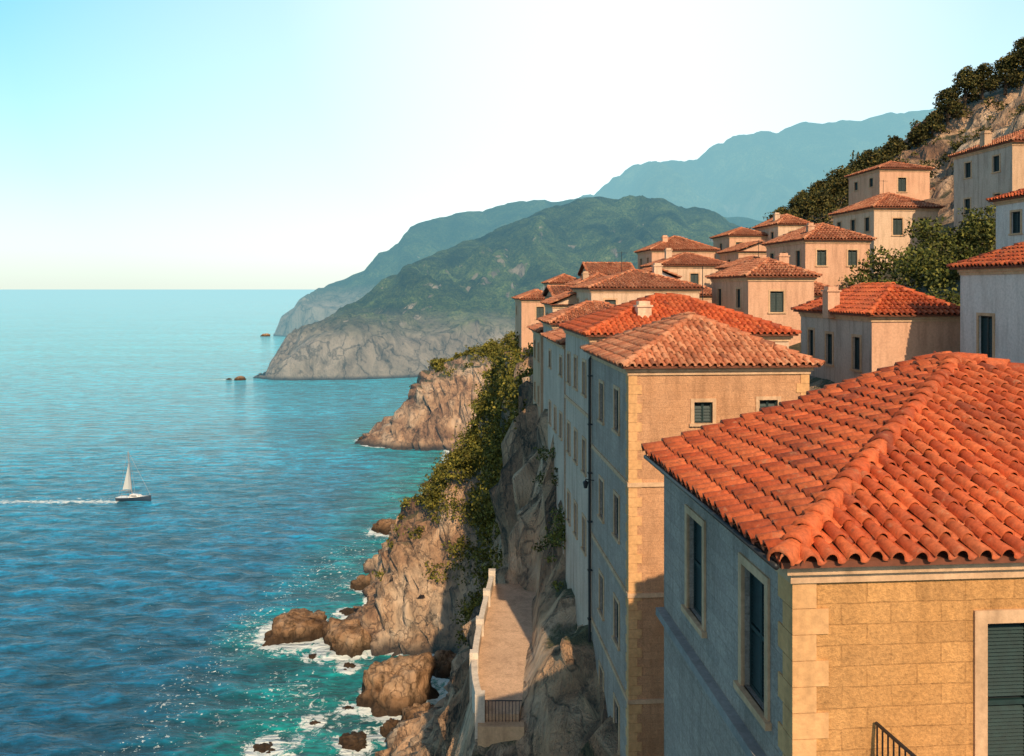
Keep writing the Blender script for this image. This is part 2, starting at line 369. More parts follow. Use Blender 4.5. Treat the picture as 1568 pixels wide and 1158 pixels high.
    if chim:
        for (cx,cy,cz0,ch,cw) in chim:
            g=G(); g.box((cx-cw/2,cy-cw/2,cz0),(cx+cw/2,cy+cw/2,cz0+ch)); g.box((cx-cw/2-.06,cy-cw/2-.06,cz0+ch),(cx+cw/2+.06,cy+cw/2+.06,cz0+ch+.08))
            g.box((cx-cw/2+.05,cy-cw/2+.05,cz0+ch+.08),(cx+cw/2-.05,cy+cw/2-.05,cz0+ch+.25)); g.obj('chimney',wall,e)
    if ant:
        ax,ay=ant; g=G(); g.tube((ax,ay,rise*.5),(ax,ay,rise+1.5),.02,n=5); g.tube((ax-.45,ay,rise+1.4),(ax+.45,ay,rise+1.4),.012,n=4)
        for k in range(5): g.tube((ax-.4+k*.2,ay-.2+k*.02,rise+1.41),(ax-.4+k*.2,ay+.2-k*.02,rise+1.41),.009,n=4)
        g.obj('roof_antenna',M_IRON,e)
    return e

# ------------------------------------------------------------ houses
def win(c,zt,w,h): return (c-w/2,c+w/2,zt-h,zt)
h1=house('stone_house',3.35,10.1,12.0,6.0,-3.25,-22,1.78,M_ST1,ov=.25,
   front=[(2.40,3.60,-2.84,-.80),(7.2,8.3,-2.84,-.8)],
   left=[win(1.28,-.57,.86,1.70),win(3.95,-.57,.86,1.62)],rows=0,roof='half',tile=(.265,.37,8),tmat=M_TILE,trim=M_TRIM,sidewall=M_ST1L,quoin=True,near=True,bands=(),rim=True,cap=.14)
g=G(); g.box((-.16,.0,-2.92),(0,6.0,-2.78)); g.box((-.08,.0,-3.04),(0,6.0,-2.92)); g.obj('side_moulding',M_TRIMB,h1)
g=G(); g.tube((-.31,-.25,.03),(-.31,6.2,.03),.04,n=10); g.obj('gutter',M_IRON,h1,True)
g=G()
for i in range(11): g.tube((1.0+i*.008,-.06-i*.11,-3.05),(1.0+i*.008,-.06-i*.11,-1.95),.011,n=6)
for i in range(28): g.tube((1.09+i*.11,-1.17,-3.05),(1.09+i*.11,-1.17,-1.95),.011,n=6)
g.tube((1.0,-.04,-1.94),(1.09,-1.18,-1.94),.022); g.tube((1.08,-1.17,-1.94),(4.2,-1.17,-1.94),.022)
g.obj('balcony_railing',M_IRON,h1)
g=G(); g.box((.9,-1.3,-3.2),(4.4,-.1,-3.05)); g.obj('balcony_slab',M_TRIM,h1)
house('stone_house',6.62,16.5,5.0,1.15,-2.40,-22,.84,M_ST1,ov=.2,front=[],left=[],rows=0,roof='gabley',tile=(.25,.36,7),tmat=M_TILE,rim=True,cap=.12)

h2=house('stone_house',3.86,28,6.1,7.2,-2.62,-24,1.5,M_ST2,front=[win(2.5,-1.15,.62,.7),win(4.72,-1.1,.62,.7)],
   left=[win(c,z-(.0 if c<3 else .1),.8,1.45) for c in(2.0,4.9) for z in(-.95,-4.7,-8.4,-12.)],
   tile=(.25,.40,6),sidewall=M_ST2L,quoin=True,bands=(-3.85,-7.5,-11.0),rim=True)
g=G(); 
for a,b in (((-.12,7.0,-.3),(-.12,7.0,-20)),((-.12,7.0,-.3),(.0,6.9,-.1))): g.tube(a,b,.055)
for z in range(-19,0,2): g.box((-.2,6.92,z),(0,7.08,z+.05))
g.obj('drain_pipe',M_IRON,h2)
g=G()
for (yy,zz) in((6.6,-5.2),):
    g.tube((0,yy,zz),(-.35,yy,zz+.06),.02); g.tube((-.35,yy,zz+.06),(-.35,yy,zz-.05),.02); g.tube((-.35,yy,zz-.3),(-.35,yy,zz-.05),.07,.12,6); g.tube((-.35,yy,zz-.05),(-.35,yy,zz+.02),.12,.02,6)
g.obj('wall_lamp',M_IRON,h2)
house('plaster_house',3.28,35.4,8.5,7.4,-2.0,-20,1.55,M_CREAM,left=[win(c,z,.8,1.4) for c in(1.6,4.0,6.2) for z in(-1.2,-4.6,-8.0)],front=[],
   tile=(.26,.40,5),chim=[(2.6,1.6,.3,.9,.6)],sidewall=M_WALLG,tmat=M_TILE,bands=(-3.4,),rim=True,ant=(6,4))
HL=[
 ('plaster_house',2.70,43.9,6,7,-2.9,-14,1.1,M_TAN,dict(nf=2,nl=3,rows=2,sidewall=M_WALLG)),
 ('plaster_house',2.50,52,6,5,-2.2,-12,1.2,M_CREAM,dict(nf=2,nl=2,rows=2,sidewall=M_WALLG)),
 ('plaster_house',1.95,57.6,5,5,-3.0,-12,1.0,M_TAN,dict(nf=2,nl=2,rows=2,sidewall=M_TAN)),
 ('plaster_house',5.6,60,7.8,8,-.05,-9,1.35,M_CREAM,dict(nf=3,nl=2,rows=2,chim=[(5.5,3,.9,.8,.6)],ant=(3,4))),
 ('plaster_house',12.6,69,4.6,6,-.6,-9,1.0,M_PINK,dict(nf=1,nl=2,rows=2)),
 ('plaster_house',3.9,74,4.6,8,-.8,-10,.9,M_PINK,dict(nf=2,nl=3,rows=2,roof='gable')),
 ('plaster_house',6.6,84,5,7,.3,-9,1.1,M_TAN,dict(nf=2,nl=2,rows=2,chim=[(1,2,.3,.9,.6)])),
 ('plaster_house',1.0,90,3.9,8,-1.2,-9,.9,M_PINK,dict(nf=1,nl=2,rows=2)),
 ('plaster_house',3.2,67,3.4,5,-1.3,-9,.8,M_CREAM,dict(nf=1,nl=2,rows=2,roof='gabley')),
 ('plaster_house',8.9,96,5,7,1.5,-8,1.4,M_TAN,dict(nf=2,nl=2,rows=2,roof='gable')),
 ('plaster_house',4.6,102,4,6,.6,-8,1.0,M_CREAM,dict(nf=2,nl=2,rows=1)),
 ('plaster_house',15.8,96,7.4,7,4.3,-4,1.7,M_PINK,dict(nf=3,nl=2,rows=2,chim=[(2,2,.5,1.1,.6)])),
 ('plaster_house',14.4,82,6.8,7,2.2,-6,1.3,M_CREAM,dict(nf=3,nl=2,rows=2,chim=[(1.5,3,.7,.9,.6)])),
 ('plaster_house',11.2,76,3.6,5,.9,-6,.8,M_WHITE,dict(nf=1,nl=1,rows=2,roof='gabley')),
 ('plaster_house',15.3,55,4.4,7.5,.72,-6,1.15,M_PINK,dict(front=[win(1.9,-.9,.9,1.35),win(1.9,-4.0,.9,1.3)],nl=2,rows=2,chim=[(3.9,4,.2,1.3,.7)],ant=(2.2,4))),
 ('plaster_house',19.8,61,4.2,6,-.5,-7,1.1,M_TAN,dict(nf=1,nl=2,rows=1)),
 ('plaster_house',22.8,66,5.2,8,3.75,-6,1.35,M_PINK,dict(front=[win(1.3,-.75,.75,1.2),win(3.8,-.75,.75,1.2),win(1.2,-4.1,.8,1.1)],nl=3,rows=2,chim=[(1.0,1.4,.3,.9,.5)])),
 ('plaster_house',16.1,38,4.3,7.6,-1.25,-8,1.3,M_PINK,dict(front=[],left=[win(1.4,-1.0,.7,1.5),win(4.2,-1.0,.7,1.5),win(6.3,-.9,.6,1.4)],rows=1,chim=[(-.1,3.8,-.2,1.3,.6)],tile=(.26,.40,5),tmat=M_TILE,sidewall=M_WALLG)),
 ('white_house',19.6,27.5,6.5,8.4,.80,-8,1.6,M_WHITE,dict(front=[],left=[win(2.6,-1.9,.9,1.65),win(6.7,-1.9,.9,1.65)],rows=1,tile=(.26,.40,5),tmat=M_TILE,rim=True)),
 ('plaster_house',32.4,76,6.0,8,7.2,-1,1.55,M_CREAM,dict(front=[win(2.2,-.9,.9,1.5),win(4.6,-.9,.8,1.4)],nl=3,rows=1,ant=(3,4))),
 ('plaster_house',39.4,91,5.6,7,12.8,4,1.1,M_PINK,dict(front=[win(2.5,-.9,.9,1.5)],nl=2,rows=1)),
 ('plaster_house',45.8,92,3.5,5,10.6,4,.8,M_PINK,dict(nf=1,nl=1,rows=1)),
 ('plaster_house',30.4,97,3.6,7,7.3,1,1.2,M_CREAM,dict(nf=1,nl=2,rows=2,chim=[(.6,2,.3,1,.6)])),
 ('plaster_house',25.6,100,4.6,6,6.2,0,1.0,M_PINK,dict(nf=2,nl=1,rows=1)),
 ('plaster_house',24.0,90,4.8,6,3.9,-2,1.0,M_PINK,dict(nf=2,nl=1,rows=1,roof='gabley')),
 ('plaster_house',20.0,74,3.6,6,1.8,-5,.9,M_CREAM,dict(nf=1,nl=2,rows=1)),
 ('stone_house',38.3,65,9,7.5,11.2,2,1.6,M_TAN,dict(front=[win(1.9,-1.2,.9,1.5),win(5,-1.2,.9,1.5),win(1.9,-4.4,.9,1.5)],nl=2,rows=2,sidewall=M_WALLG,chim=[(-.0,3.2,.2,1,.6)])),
 ('white_house',29.6,44,6,7,5.2,-2,1.2,M_WHITE,dict(front=[],nl=2,rows=1,tmat=M_TILE)),
]
for r in HL: house(r[0],*r[1:9],**r[9])

# ------------------------------------------------------------ terrain
inl=[(10,39.5),(17,41),(25,43.5),(35,47.5),(42,51.5),(52,61),(66,72.5),(90,80),(140,86)]
inl2=[(10,39.5),(17,42),(25,46),(32,50.5),(38.6,55.5),(44.5,58.8),(48,61.5),(52,64),(58,69),(66,73.5),(90,80),(140,86)]
ST={
 5:[(-30,-4),(-14,0),(-6,8),(-1,18),(3,20),(15,26),(25,33),(40,45),(66,60),(140,70)],
 24:[(-30,-4),(-15,0),(-8,8),(-3,19),(1,23),(3,26),(12,30),(16,38),(25,42),(40,52),(66,66),(140,76)],
 36:[(-30,-4),(-16,0),(-9,10),(-3.6,21),(-2,25),(-1.7,27.2),(.5,27.3),(1.0,28.6),(2.4,30.5),(4,31.5),(12,33),(16,40.5),(18,40.8),(27,45),(40,51),(66,68),(140,80)],
 43:[(-30,-4),(-15.5,0),(-9,9),(-4,19),(-2.2,25),(-1.8,27.2),(1.0,27.3),(1.4,29.5),(2.4,31.8),(6,36),(10,38)]+inl[1:],
 49:[(-30,-4),(-15,0),(-9,8),(-4,18),(-1.7,25),(-1.4,27.2),(1.5,27.3),(1.8,31.5),(2.4,36.5),(6,38),(10,39)]+inl[1:],
 53:[(-30,-4),(-15,0),(-10,6),(-5,14),(-2,20),(-.9,25),(.6,28),(1.3,32),(2.2,37),(6,38),(10,39)]+inl[1:],
 60:[(-30,-4),(-15,0),(-10,5),(-6,10),(-2,15),(-.4,23),(.6,30),(1.5,36.5),(5,38.4)]+inl,
 75:[(-30,-5),(-16,-1),(-12.5,2),(-10.6,6),(-6,10),(-3,14),(-1,19),(.4,28),(1.6,36),(4,38.3)]+inl,
 88:[(-30,-5),(-14,-3),(-10,-1),(-6,2),(-3,8),(-.5,22),(1,36.5),(3,38.6)]+inl,
 103:[(-30,-5),(-20,-3),(-10,-2),(-6,.0),(-3.5,9),(-1.5,25),(0,35),(2,38)]+inl,
 109:[(-40,-5),(-22,-3),(-19,-.5),(-17,7),(-14,13),(-9,18.5),(-5,24),(-2,32),(1,38.5),(5,39.5)]+inl2,
 114:[(-40,-5),(-22.5,-2),(-19.5,2),(-17,9),(-14,15),(-9,20),(-5,25),(-2,32),(1,38.5),(5,39.5)]+inl2,
 130:[(-40,-5),(-22,-1),(-19.5,3.5),(-16,8),(-12,12),(-7,18),(-3,26),(1,36),(5,39.5),(25,45),(42,54),(52,60),(66,66),(140,76)],
 155:[(-40,-5),(-21,-1),(-19,3),(-15,7),(-10,11),(-5,16),(0,26),(5,35),(25,41),(42,45),(66,52),(140,70)],
 180:[(-40,-5),(-19,0),(-15,5),(-8,11),(-2,18),(4,28),(12,36),(25,39),(42,41),(66,44),(140,60)],
 215:[(-40,-5),(-16.5,0),(-12,4),(-5,9),(3,18),(12,28),(25,36),(66,44),(140,58)],
 237:[(-60,-5),(-46,-4),(-25,-2),(-18,0),(-10,6),(0,16),(12,28),(25,36),(66,44),(140,58)],
 244:[(-60,-5),(-46,-2),(-42,1),(-38,4),(-30,11),(-25,16),(-14,20),(1,26),(12,31),(25,36),(66,44),(140,58)],
 255:[(-60,-5),(-45,-1),(-41,3),(-36,7),(-28,16.5),(-24,22),(-12.5,25.5),(1,30),(12,34),(25,37),(66,44),(140,58)],
 280:[(-60,-5),(-40,-1),(-30,8),(-20,17),(-10,22),(1,27),(12,32),(66,42),(140,58)],
 310:[(-60,-5),(-32,-2),(-22,3),(0,10),(20,25),(66,36),(140,50)],
 345:[(-60,-5),(-26,-3),(0,2),(40,14),(66,20),(140,40)],
 430:[(-60,-5),(-50,-3),(0,2),(40,10),(66,20),(140,40)]}
SY=sorted(ST)
def hbase(X,Y):
    X=np.asarray(X,float); Y=np.asarray(Y,float); prof=np.stack([np.interp(X,[p[0] for p in ST[k]],[p[1] for p in ST[k]]) for k in SY])
    i=np.clip(np.searchsorted(SY,Y)-1,0,len(SY)-2); sy=np.array(SY,float); t=np.clip((Y-sy[i])/(sy[i+1]-sy[i]),0,1)
    fl=prof.reshape(len(SY),-1); k=np.arange(fl.shape[1]); i=i.ravel(); t=t.ravel()
    return ((1-t)*fl[i,k]+t*fl[i+1,k]).reshape(X.shape)
gx=np.concatenate([np.arange(-60,-26,1.2),np.arange(-26,8,.36),np.arange(8,20,1),np.arange(20,75,1.1),np.arange(75,141,3.0)])
gy=np.concatenate([np.arange(5,34,1.0),np.arange(34,60,.34),np.arange(60,135,.42),np.arange(135,430,1.2)])
GX,GY=np.meshgrid(gx,gy); GZ=hbase(GX,GY)
sx=np.abs(hbase(GX+.8,GY)-hbase(GX-.8,GY))/1.6; sy_=np.abs(hbase(GX,GY+.8)-hbase(GX,GY-.8))/1.6
steep=np.clip((np.hypot(sx,sy_)-.35)/1.0,0,1)
pathmask=1-np.clip(1-np.maximum(np.maximum(-1.9-GX,GX-1.5),np.maximum(34.5-GY,GY-50.5))/.8,0,1)
V=[]
nx_,ny_=len(gx),len(gy)
for j in range(ny_):
    for i in range(nx_):
        x,y,z=GX[j,i],GY[j,i],GZ[j,i]; s=(.25+.75*steep[j,i])*pathmask[j,i]; big=1.0 if y<200 else 1.4
        p=Vector((x*.16,y*.16,z*.07)); n1=noise.fractal(p,.9,2.0,5); n2=noise.fractal(p+Vector((31,7,3)),.9,2.0,5)
        q=Vector((x*.30+n1*.8+z*.05,y*.30+n2*.8,z*.13)); dd=noise.voronoi(q)[0]; cr=min(dd[1]-dd[0],.35)/.35
        c2=noise.voronoi(q*2.3)[0]; cr2=min(c2[1]-c2[0],.3)/.3
        blk=noise.cell(q*1.0+Vector((n2,n1,0))*.3)-.5
        ridge=1-abs(noise.noise(Vector((x*.11+5,y*.11,z*.03))))*2
        am=s*big*(1.0 if x<14 else .35 if x<44 else 1.1)
        hz=am*((cr-.6)*1.6+(cr2-.6)*.6+blk*.5)
        V.append((x+am*(n1*1.8)-hz*.75,y+am*(n2*2.0)-hz*.7+am*ridge*-.9,z+am*(n2-n1)*1.1+hz*.5))
F=[(j*nx_+i,j*nx_+i+1,(j+1)*nx_+i+1,(j+1)*nx_+i) for j in range(ny_-1) for i in range(nx_-1)]
terrain=mobj('cliff_terrain',V,F,M_ROCK,None,True)
VA=np.array(V).reshape(ny_,nx_,3)
def tz(x,y):
    j=min(max(np.searchsorted(gy,y),0),ny_-1); i=min(max(np.searchsorted(gx,x),0),nx_-1); return float(VA[j,i,2])

# ------------------------------------------------------------ hills
def hill(name,pairs,mat,n,m,cliff,ns,amp,mback=14,ravine=1.0):
    K=len(pairs); par=np.linspace(0,K-1,n); idx=np.arange(K)
    bx=np.interp(par,idx,[p[0][0] for p in pairs]); by=np.interp(par,idx,[p[0][1] for p in pairs])
    rx=np.interp(par,idx,[p[1][0] for p in pairs]); ry=np.interp(par,idx,[p[1][1] for p in pairs]); rz=np.interp(par,idx,[p[1][2] for p in pairs])
    V=[]; M=m+mback
    for j in range(M):
        for i in range(n):
            if j<m:
                t=j/(m-1); c=min(cliff,rz[i]*.8)*(.75+.5*noise.noise(Vector((bx[i]*.02,by[i]*.02,2))))
                tt=t; z=-2+(c+2)*min(1,t/.07)**.8+(rz[i]-c)*max(0,(t-.05)/.95)**.92
                x=bx[i]+(rx[i]-bx[i])*tt; y=by[i]+(ry[i]-by[i])*tt; env=min(1,t*8)*(.35+.65*math.sin(math.pi*min(1,t*1.0)) )
            else:
                t=(j-m+1)/mback; x=rx[i]+(rx[i]-bx[i]+.001)*t*.8; y=ry[i]+(ry[i]-by[i]+5)*t*.9; z=rz[i]*(1-t)-2*t; env=.4
            p=Vector((x*ns,y*ns,z*ns*.7)); f=noise.fractal(p,.8,2.1,6); f2=noise.fractal(p+Vector((9,4,1)),.8,2.1,6)
            rg=abs(noise.noise(Vector((x*ns*1.1+f*.4+3,y*ns*.3,0))))*2
            rg2=abs(noise.noise(Vector((x*ns*3.1+f2*.6,y*ns*.9+9,0))))*2
            fine=noise.noise(Vector((x*ns*14,y*ns*14,z*ns*14)))+.6*noise.noise(Vector((x*ns*30,y*ns*30,z*ns*30)))
            V.append((x+f*amp*.8*env,y+f2*amp*env,z+(f*amp*.5+((rg-.35)*1.4+(rg2-.35)*.7)*amp*ravine)*env*(1 if z>2 else .1)+fine*amp*.13*env))
    F=[(j*n+i,j*n+i+1,(j+1)*n+i+1,(j+1)*n+i) for j in range(M-1) for i in range(n-1)]
    return mobj(name,V,F,mat,None,True)
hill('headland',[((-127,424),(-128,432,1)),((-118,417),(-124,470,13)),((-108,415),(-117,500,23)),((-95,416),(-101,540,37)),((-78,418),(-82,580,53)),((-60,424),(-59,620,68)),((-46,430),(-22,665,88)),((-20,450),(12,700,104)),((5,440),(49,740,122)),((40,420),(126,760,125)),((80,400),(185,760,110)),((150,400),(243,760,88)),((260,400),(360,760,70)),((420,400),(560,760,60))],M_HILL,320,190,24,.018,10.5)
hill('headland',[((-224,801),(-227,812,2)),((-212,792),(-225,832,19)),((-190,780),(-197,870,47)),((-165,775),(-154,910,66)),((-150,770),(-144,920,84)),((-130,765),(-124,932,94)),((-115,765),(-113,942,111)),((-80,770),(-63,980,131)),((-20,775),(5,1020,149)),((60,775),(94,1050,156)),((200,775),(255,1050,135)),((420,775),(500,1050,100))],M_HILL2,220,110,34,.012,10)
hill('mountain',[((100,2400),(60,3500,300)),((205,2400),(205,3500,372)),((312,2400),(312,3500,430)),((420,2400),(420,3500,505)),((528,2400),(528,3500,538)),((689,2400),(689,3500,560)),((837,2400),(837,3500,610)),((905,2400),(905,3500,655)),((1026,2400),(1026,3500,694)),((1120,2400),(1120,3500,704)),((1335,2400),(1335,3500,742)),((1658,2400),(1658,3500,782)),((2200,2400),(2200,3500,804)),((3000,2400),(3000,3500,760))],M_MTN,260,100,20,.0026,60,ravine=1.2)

# ------------------------------------------------------------ boulders
def boulder(x,y,w,d,h,seed,name='boulder',z0=-.6):
    bm=bmesh.new(); bmesh.ops.create_icosphere(bm,subdivisions=5,radius=1)
    o=Vector((seed*3.1,seed*1.7,seed))
    for v in bm.verts:
        p=v.co.copy(); f=noise.fractal(p*1.1+o,.9,2,5); dd=noise.voronoi(p*1.5+o)[0]; c=min(dd[1]-dd[0],.4)
        c2=noise.voronoi(p*3.7+o)[0]; r=1+.32*f+.5*(c-.25)+.22*(min(c2[1]-c2[0],.3)-.2)
        p=p*r; p.z=p.z if p.z<.55 else .55+(p.z-.55)*.45
        v.co=(p.x*w/2,p.y*d/2,p.z*h)
    me=bpy.data.meshes.new(name); bm.to_mesh(me); bm.free(); me.materials.append(M_BOULD); me.polygons.foreach_set('use_smooth',[True]*len(me.polygons))
    ob=link(bpy.data.objects.new(name,me)); ob.location=(x,y,z0); ob.rotation_euler=(0,0,seed); return (x,y,(w+d)/4)
BL=[(-28.2,111,9.8,7.0,4.0,1),(-20.8,107.5,7.4,6.6,4.8,2),(-12.5,93,8.0,6.8,6.6,3),(-23.5,158,5.5,5,3.4,4),(-21.6,128.5,3.8,4.5,2.8,5),
    (-43.5,252,5,5,2.4,6),(-40.5,249,4,4,2.5,9),(-17.2,146,5,5,4,7),(-22.5,118,3,3,1.5,8),(-15.5,84,3,3,1.7,10),(-19.5,101,2.4,2.2,1.2,11),
    (-8,100,5,4,3.5,12),(-9.5,88,4,3.5,3.2,13),(-17.5,193,4,5,3,14),(-24,83,3.4,2.6,1.0,15),(-22,80,2.6,2.4,1.0,16),(-134,418,6,5,3,17),(-140,420,3,3,1.6,18),(-232,800,9,8,4,19),
    (-16.5,138,4,4,3,21),(-18,122,4,4,3,22),(-12,86,2.6,3,2.2,23),(-14.8,96.5,2.6,2.4,1.6,24),(-20.5,88,2,1.6,.9,25),(-17.6,91,1.6,1.8,.9,26),(-24.5,104,1.8,1.6,.9,27)]
rocks=[boulder(*b) for b in BL]

# ------------------------------------------------------------ sea
def geo(a,b,n): return np.geomspace(a,b,n)
sxg=np.concatenate([-geo(30000,700,14),np.arange(-660,-125,20.),np.arange(-124,-48,.8),np.arange(-48,6,.45),np.arange(6,40,4.),geo(42,30000,22)])
syg=np.concatenate([[-4000,-500,-50,20,50],np.arange(70,150,.5),np.arange(150,262,.9),np.arange(264,440,3.),geo(442,1000,30),np.arange(1010,1110,6.),geo(1120,40000,30)])
SX,SYY=np.meshgrid(sxg,syg); hb_=hbase(np.clip(SX,-60,140),np.clip(SYY,5,430))
inside=(SYY>60)&(SYY<430)&(SX<140)
foam=np.where(inside,np.clip(1+hb_/.75,0,1),0); shal=np.where(inside&(SX>-60),np.clip(1+hb_/5.,0,1),0)
for (x,y,r) in rocks:
    d=np.hypot(SX-x,(SYY-y)*.85)-r; foam=np.maximum(foam,np.clip(.98-np.maximum(d,0)/(1.0+r*.5),0,1)); shal=np.maximum(shal,np.clip(.85-np.maximum(d,0)/9,0,1))
painted_glint=np.zeros_like(SX)  # where sun glitter is painted on the water as white specks
def seg(x0,y0,x1,y1,w,a,fl=False):
    global foam,painted_glint
    dx,dy=x1-x0,y1-y0; t=np.clip(((SX-x0)*dx+(SYY-y0)*dy)/(dx*dx+dy*dy),0,1)
    d=np.hypot(SX-x0-t*dx,SYY-y0-t*dy); v=a*np.exp(-(d/w)**2)
    if fl: painted_glint=np.maximum(painted_glint,v)
    else: foam=np.maximum(foam,v)
seg(-24,96,-17,84,3,.5); seg(-26,124,-22,140,3,.45); seg(-19,150,-17.5,200,2.2,.5)
seg(-22,84,-24,80,3,.7); seg(-27,98,-20,92,2.5,.42); seg(-36,116,-33,104,2.5,.42); seg(-29,92,-32,84,2,.40); seg(-39,96,-36,88,2,.36)
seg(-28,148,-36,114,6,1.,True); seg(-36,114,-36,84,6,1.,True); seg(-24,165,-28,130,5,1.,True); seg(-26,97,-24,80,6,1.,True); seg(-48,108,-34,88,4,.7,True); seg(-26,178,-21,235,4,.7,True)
shal=np.maximum(shal,.85*np.exp(-((SX+20)/12)**2-((SYY-88)/22)**2))
bx_,by_=-80.,180.
wk=(SX<bx_-2.5); dist=np.clip(bx_-SX,0,400); cen=by_-.5-(dist*.02)
foam=np.maximum(foam,np.where(wk,1.0*np.exp(-((SYY-cen)/(1.4+dist*.02))**2)*np.exp(-dist/140),0))
for sgn in(-1,1): foam=np.maximum(foam,np.where(wk,.6*np.exp(-((SYY-cen-sgn*(1.2+dist*.12))/.9)**2)*np.exp(-dist/80),0))
foam=np.maximum(foam,.5*np.exp(-((SYY-(1060+.02*(SX+600)))/7)**2)*((SX<-480)&(SX>-760)))
SZ=np.zeros_like(SX); near=(SYY>60)&(SYY<262)&(SX>-125)&(SX<10)
fade=np.clip((262-SYY)/120,0,1)*near
SZ+=fade*(.12*np.sin(SX*.35+SYY*1.1+np.sin(SX*.13)*1.5)+.08*np.sin(SX*-.5+SYY*1.7+2)+.05*np.sin(SX*1.3+SYY*.9))
sv=np.stack([SX,SYY,SZ],-1).reshape(-1,3); a_,b_=len(sxg),len(syg)
J,I=np.meshgrid(np.arange(b_-1),np.arange(a_-1),indexing='ij'); k=(J*a_+I).ravel(); sf=np.stack([k,k+1,k+a_+1,k+a_],1)
me=bpy.data.meshes.new('sea'); me.from_pydata(sv.tolist(),[],sf.tolist())
for nm,ar in(('foam',foam),('shallow',shal),('painted_glint',painted_glint)):
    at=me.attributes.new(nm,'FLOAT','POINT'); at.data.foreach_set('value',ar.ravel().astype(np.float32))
me.polygons.foreach_set('use_smooth',[True]*len(me.polygons))
m,nt,b,o=new_mat('sea_water')
g_=N(nt,'ShaderNodeNewGeometry'); P=g_.outputs['Position']
fa=N(nt,'ShaderNodeAttribute',attribute_name='foam').outputs['Fac']; sa=N(nt,'ShaderNodeAttribute',attribute_name='shallow').outputs['Fac']; fk=N(nt,'ShaderNodeAttribute',attribute_name='painted_glint').outputs['Fac']
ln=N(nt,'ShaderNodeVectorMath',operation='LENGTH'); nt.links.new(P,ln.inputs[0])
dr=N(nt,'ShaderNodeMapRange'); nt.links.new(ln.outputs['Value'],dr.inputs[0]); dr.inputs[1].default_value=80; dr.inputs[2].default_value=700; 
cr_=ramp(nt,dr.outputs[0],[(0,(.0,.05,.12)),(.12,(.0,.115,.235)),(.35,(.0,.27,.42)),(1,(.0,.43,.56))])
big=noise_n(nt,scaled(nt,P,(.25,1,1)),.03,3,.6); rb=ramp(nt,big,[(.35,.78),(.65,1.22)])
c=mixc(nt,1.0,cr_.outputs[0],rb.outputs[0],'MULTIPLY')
c=mixc(nt,math_n(nt,'MULTIPLY',sa,.8),c,(.0,.22,.17))
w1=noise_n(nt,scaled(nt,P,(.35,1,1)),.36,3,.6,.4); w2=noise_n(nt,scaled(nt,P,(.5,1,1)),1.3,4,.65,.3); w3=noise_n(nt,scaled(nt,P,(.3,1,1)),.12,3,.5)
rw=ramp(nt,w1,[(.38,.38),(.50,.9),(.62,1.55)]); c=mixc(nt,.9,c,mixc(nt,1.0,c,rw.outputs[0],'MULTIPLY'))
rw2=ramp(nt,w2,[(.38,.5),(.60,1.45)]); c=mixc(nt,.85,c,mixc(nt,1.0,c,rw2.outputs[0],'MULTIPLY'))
fn1=noise_n(nt,P,.9,6,.75,.8)
ff=math_n(nt,'ADD',math_n(nt,'MULTIPLY',fa,1.0),math_n(nt,'MULTIPLY',math_n(nt,'SUBTRACT',fn1,.5),2.8))
ff=math_n(nt,'MULTIPLY',ramp(nt,ff,[(.58,0.),(.82,1.)]).outputs[0],ramp(nt,fa,[(.08,0.),(.3,1.)]).outputs[0])
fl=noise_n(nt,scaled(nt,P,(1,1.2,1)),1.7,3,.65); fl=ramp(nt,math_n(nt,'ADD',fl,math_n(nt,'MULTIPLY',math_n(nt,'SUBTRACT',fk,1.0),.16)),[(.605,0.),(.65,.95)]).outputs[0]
ff=math_n(nt,'MAXIMUM',ff,math_n(nt,'MULTIPLY',fl,ramp(nt,fk,[(.1,0.),(.3,1.)]).outputs[0]))  # painted glitter specks join the foam mask
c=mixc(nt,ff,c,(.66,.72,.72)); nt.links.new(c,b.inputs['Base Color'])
nt.links.new(ramp(nt,ff,[(0,.10),(1,.8)]).outputs[0],b.inputs['Roughness'])
b.inputs['IOR'].default_value=1.33; b.inputs['Specular IOR Level'].default_value=.18
b.inputs['Specular Tint'].default_value=(.45,.9,1,1)
nr=bump(nt,w3,.7,1.8); nr=bump(nt,w1,1.0,1.6,nr); nr=bump(nt,w2,.9,.45,nr); nt.links.new(nr,b.inputs['Normal'])
painted_haze(nt,b,o,1900,(.42,.78,.84),.95)
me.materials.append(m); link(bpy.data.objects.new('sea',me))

# ------------------------------------------------------------ path with parapet
e=empty('cliff_path')
g=G(); ys=np.linspace(35,50.5,20)
def px_(y): return float(np.interp(y,[35,37,39,42,45,50.5],[-1.2,-1.5,-1.62,-1.55,-1.4,-1.05])), float(np.interp(y,[35,37,39,44,50.5],[.3,.55,.8,1.15,1.6]))
for a,b2 in zip(ys[:-1],ys[1:]):
    l0,r0=px_(a); l1,r1=px_(b2); g.hexa([(l0,a,26.6),(r0,a,26.6),(r1,b2,26.6),(l1,b2,26.6),(l0,a,27.46),(r0,a,27.46),(r1,b2,27.46),(l1,b2,27.46)])
g.obj('paving',M_PATH,e)
g=G()
for a,b2 in zip(ys[:-1],ys[1:]):
    l0=px_(a)[0]-.12; l1=px_(b2)[0]-.12
    g.hexa([(l0-.1,a,25.6),(l0+.1,a,25.6),(l1+.1,b2,25.6),(l1-.1,b2,25.6),(l0-.1,a,28.0),(l0+.1,a,28.0),(l1+.1,b2,28.0),(l1-.1,b2,28.0)])
    g.hexa([(l0-.14,a,28.003),(l0+.14,a,28.003),(l1+.14,b2,28.003),(l1-.14,b2,28.003),(l0-.14,a,28.08),(l0+.14,a,28.08),(l1+.14,b2,28.08),(l1-.14,b2,28.08)])
for yy in(35,39,43,47,50.3): l=px_(yy)[0]-.12; g.box((l-.2,yy-.2,25),(l+.2,yy+.2,28.35))
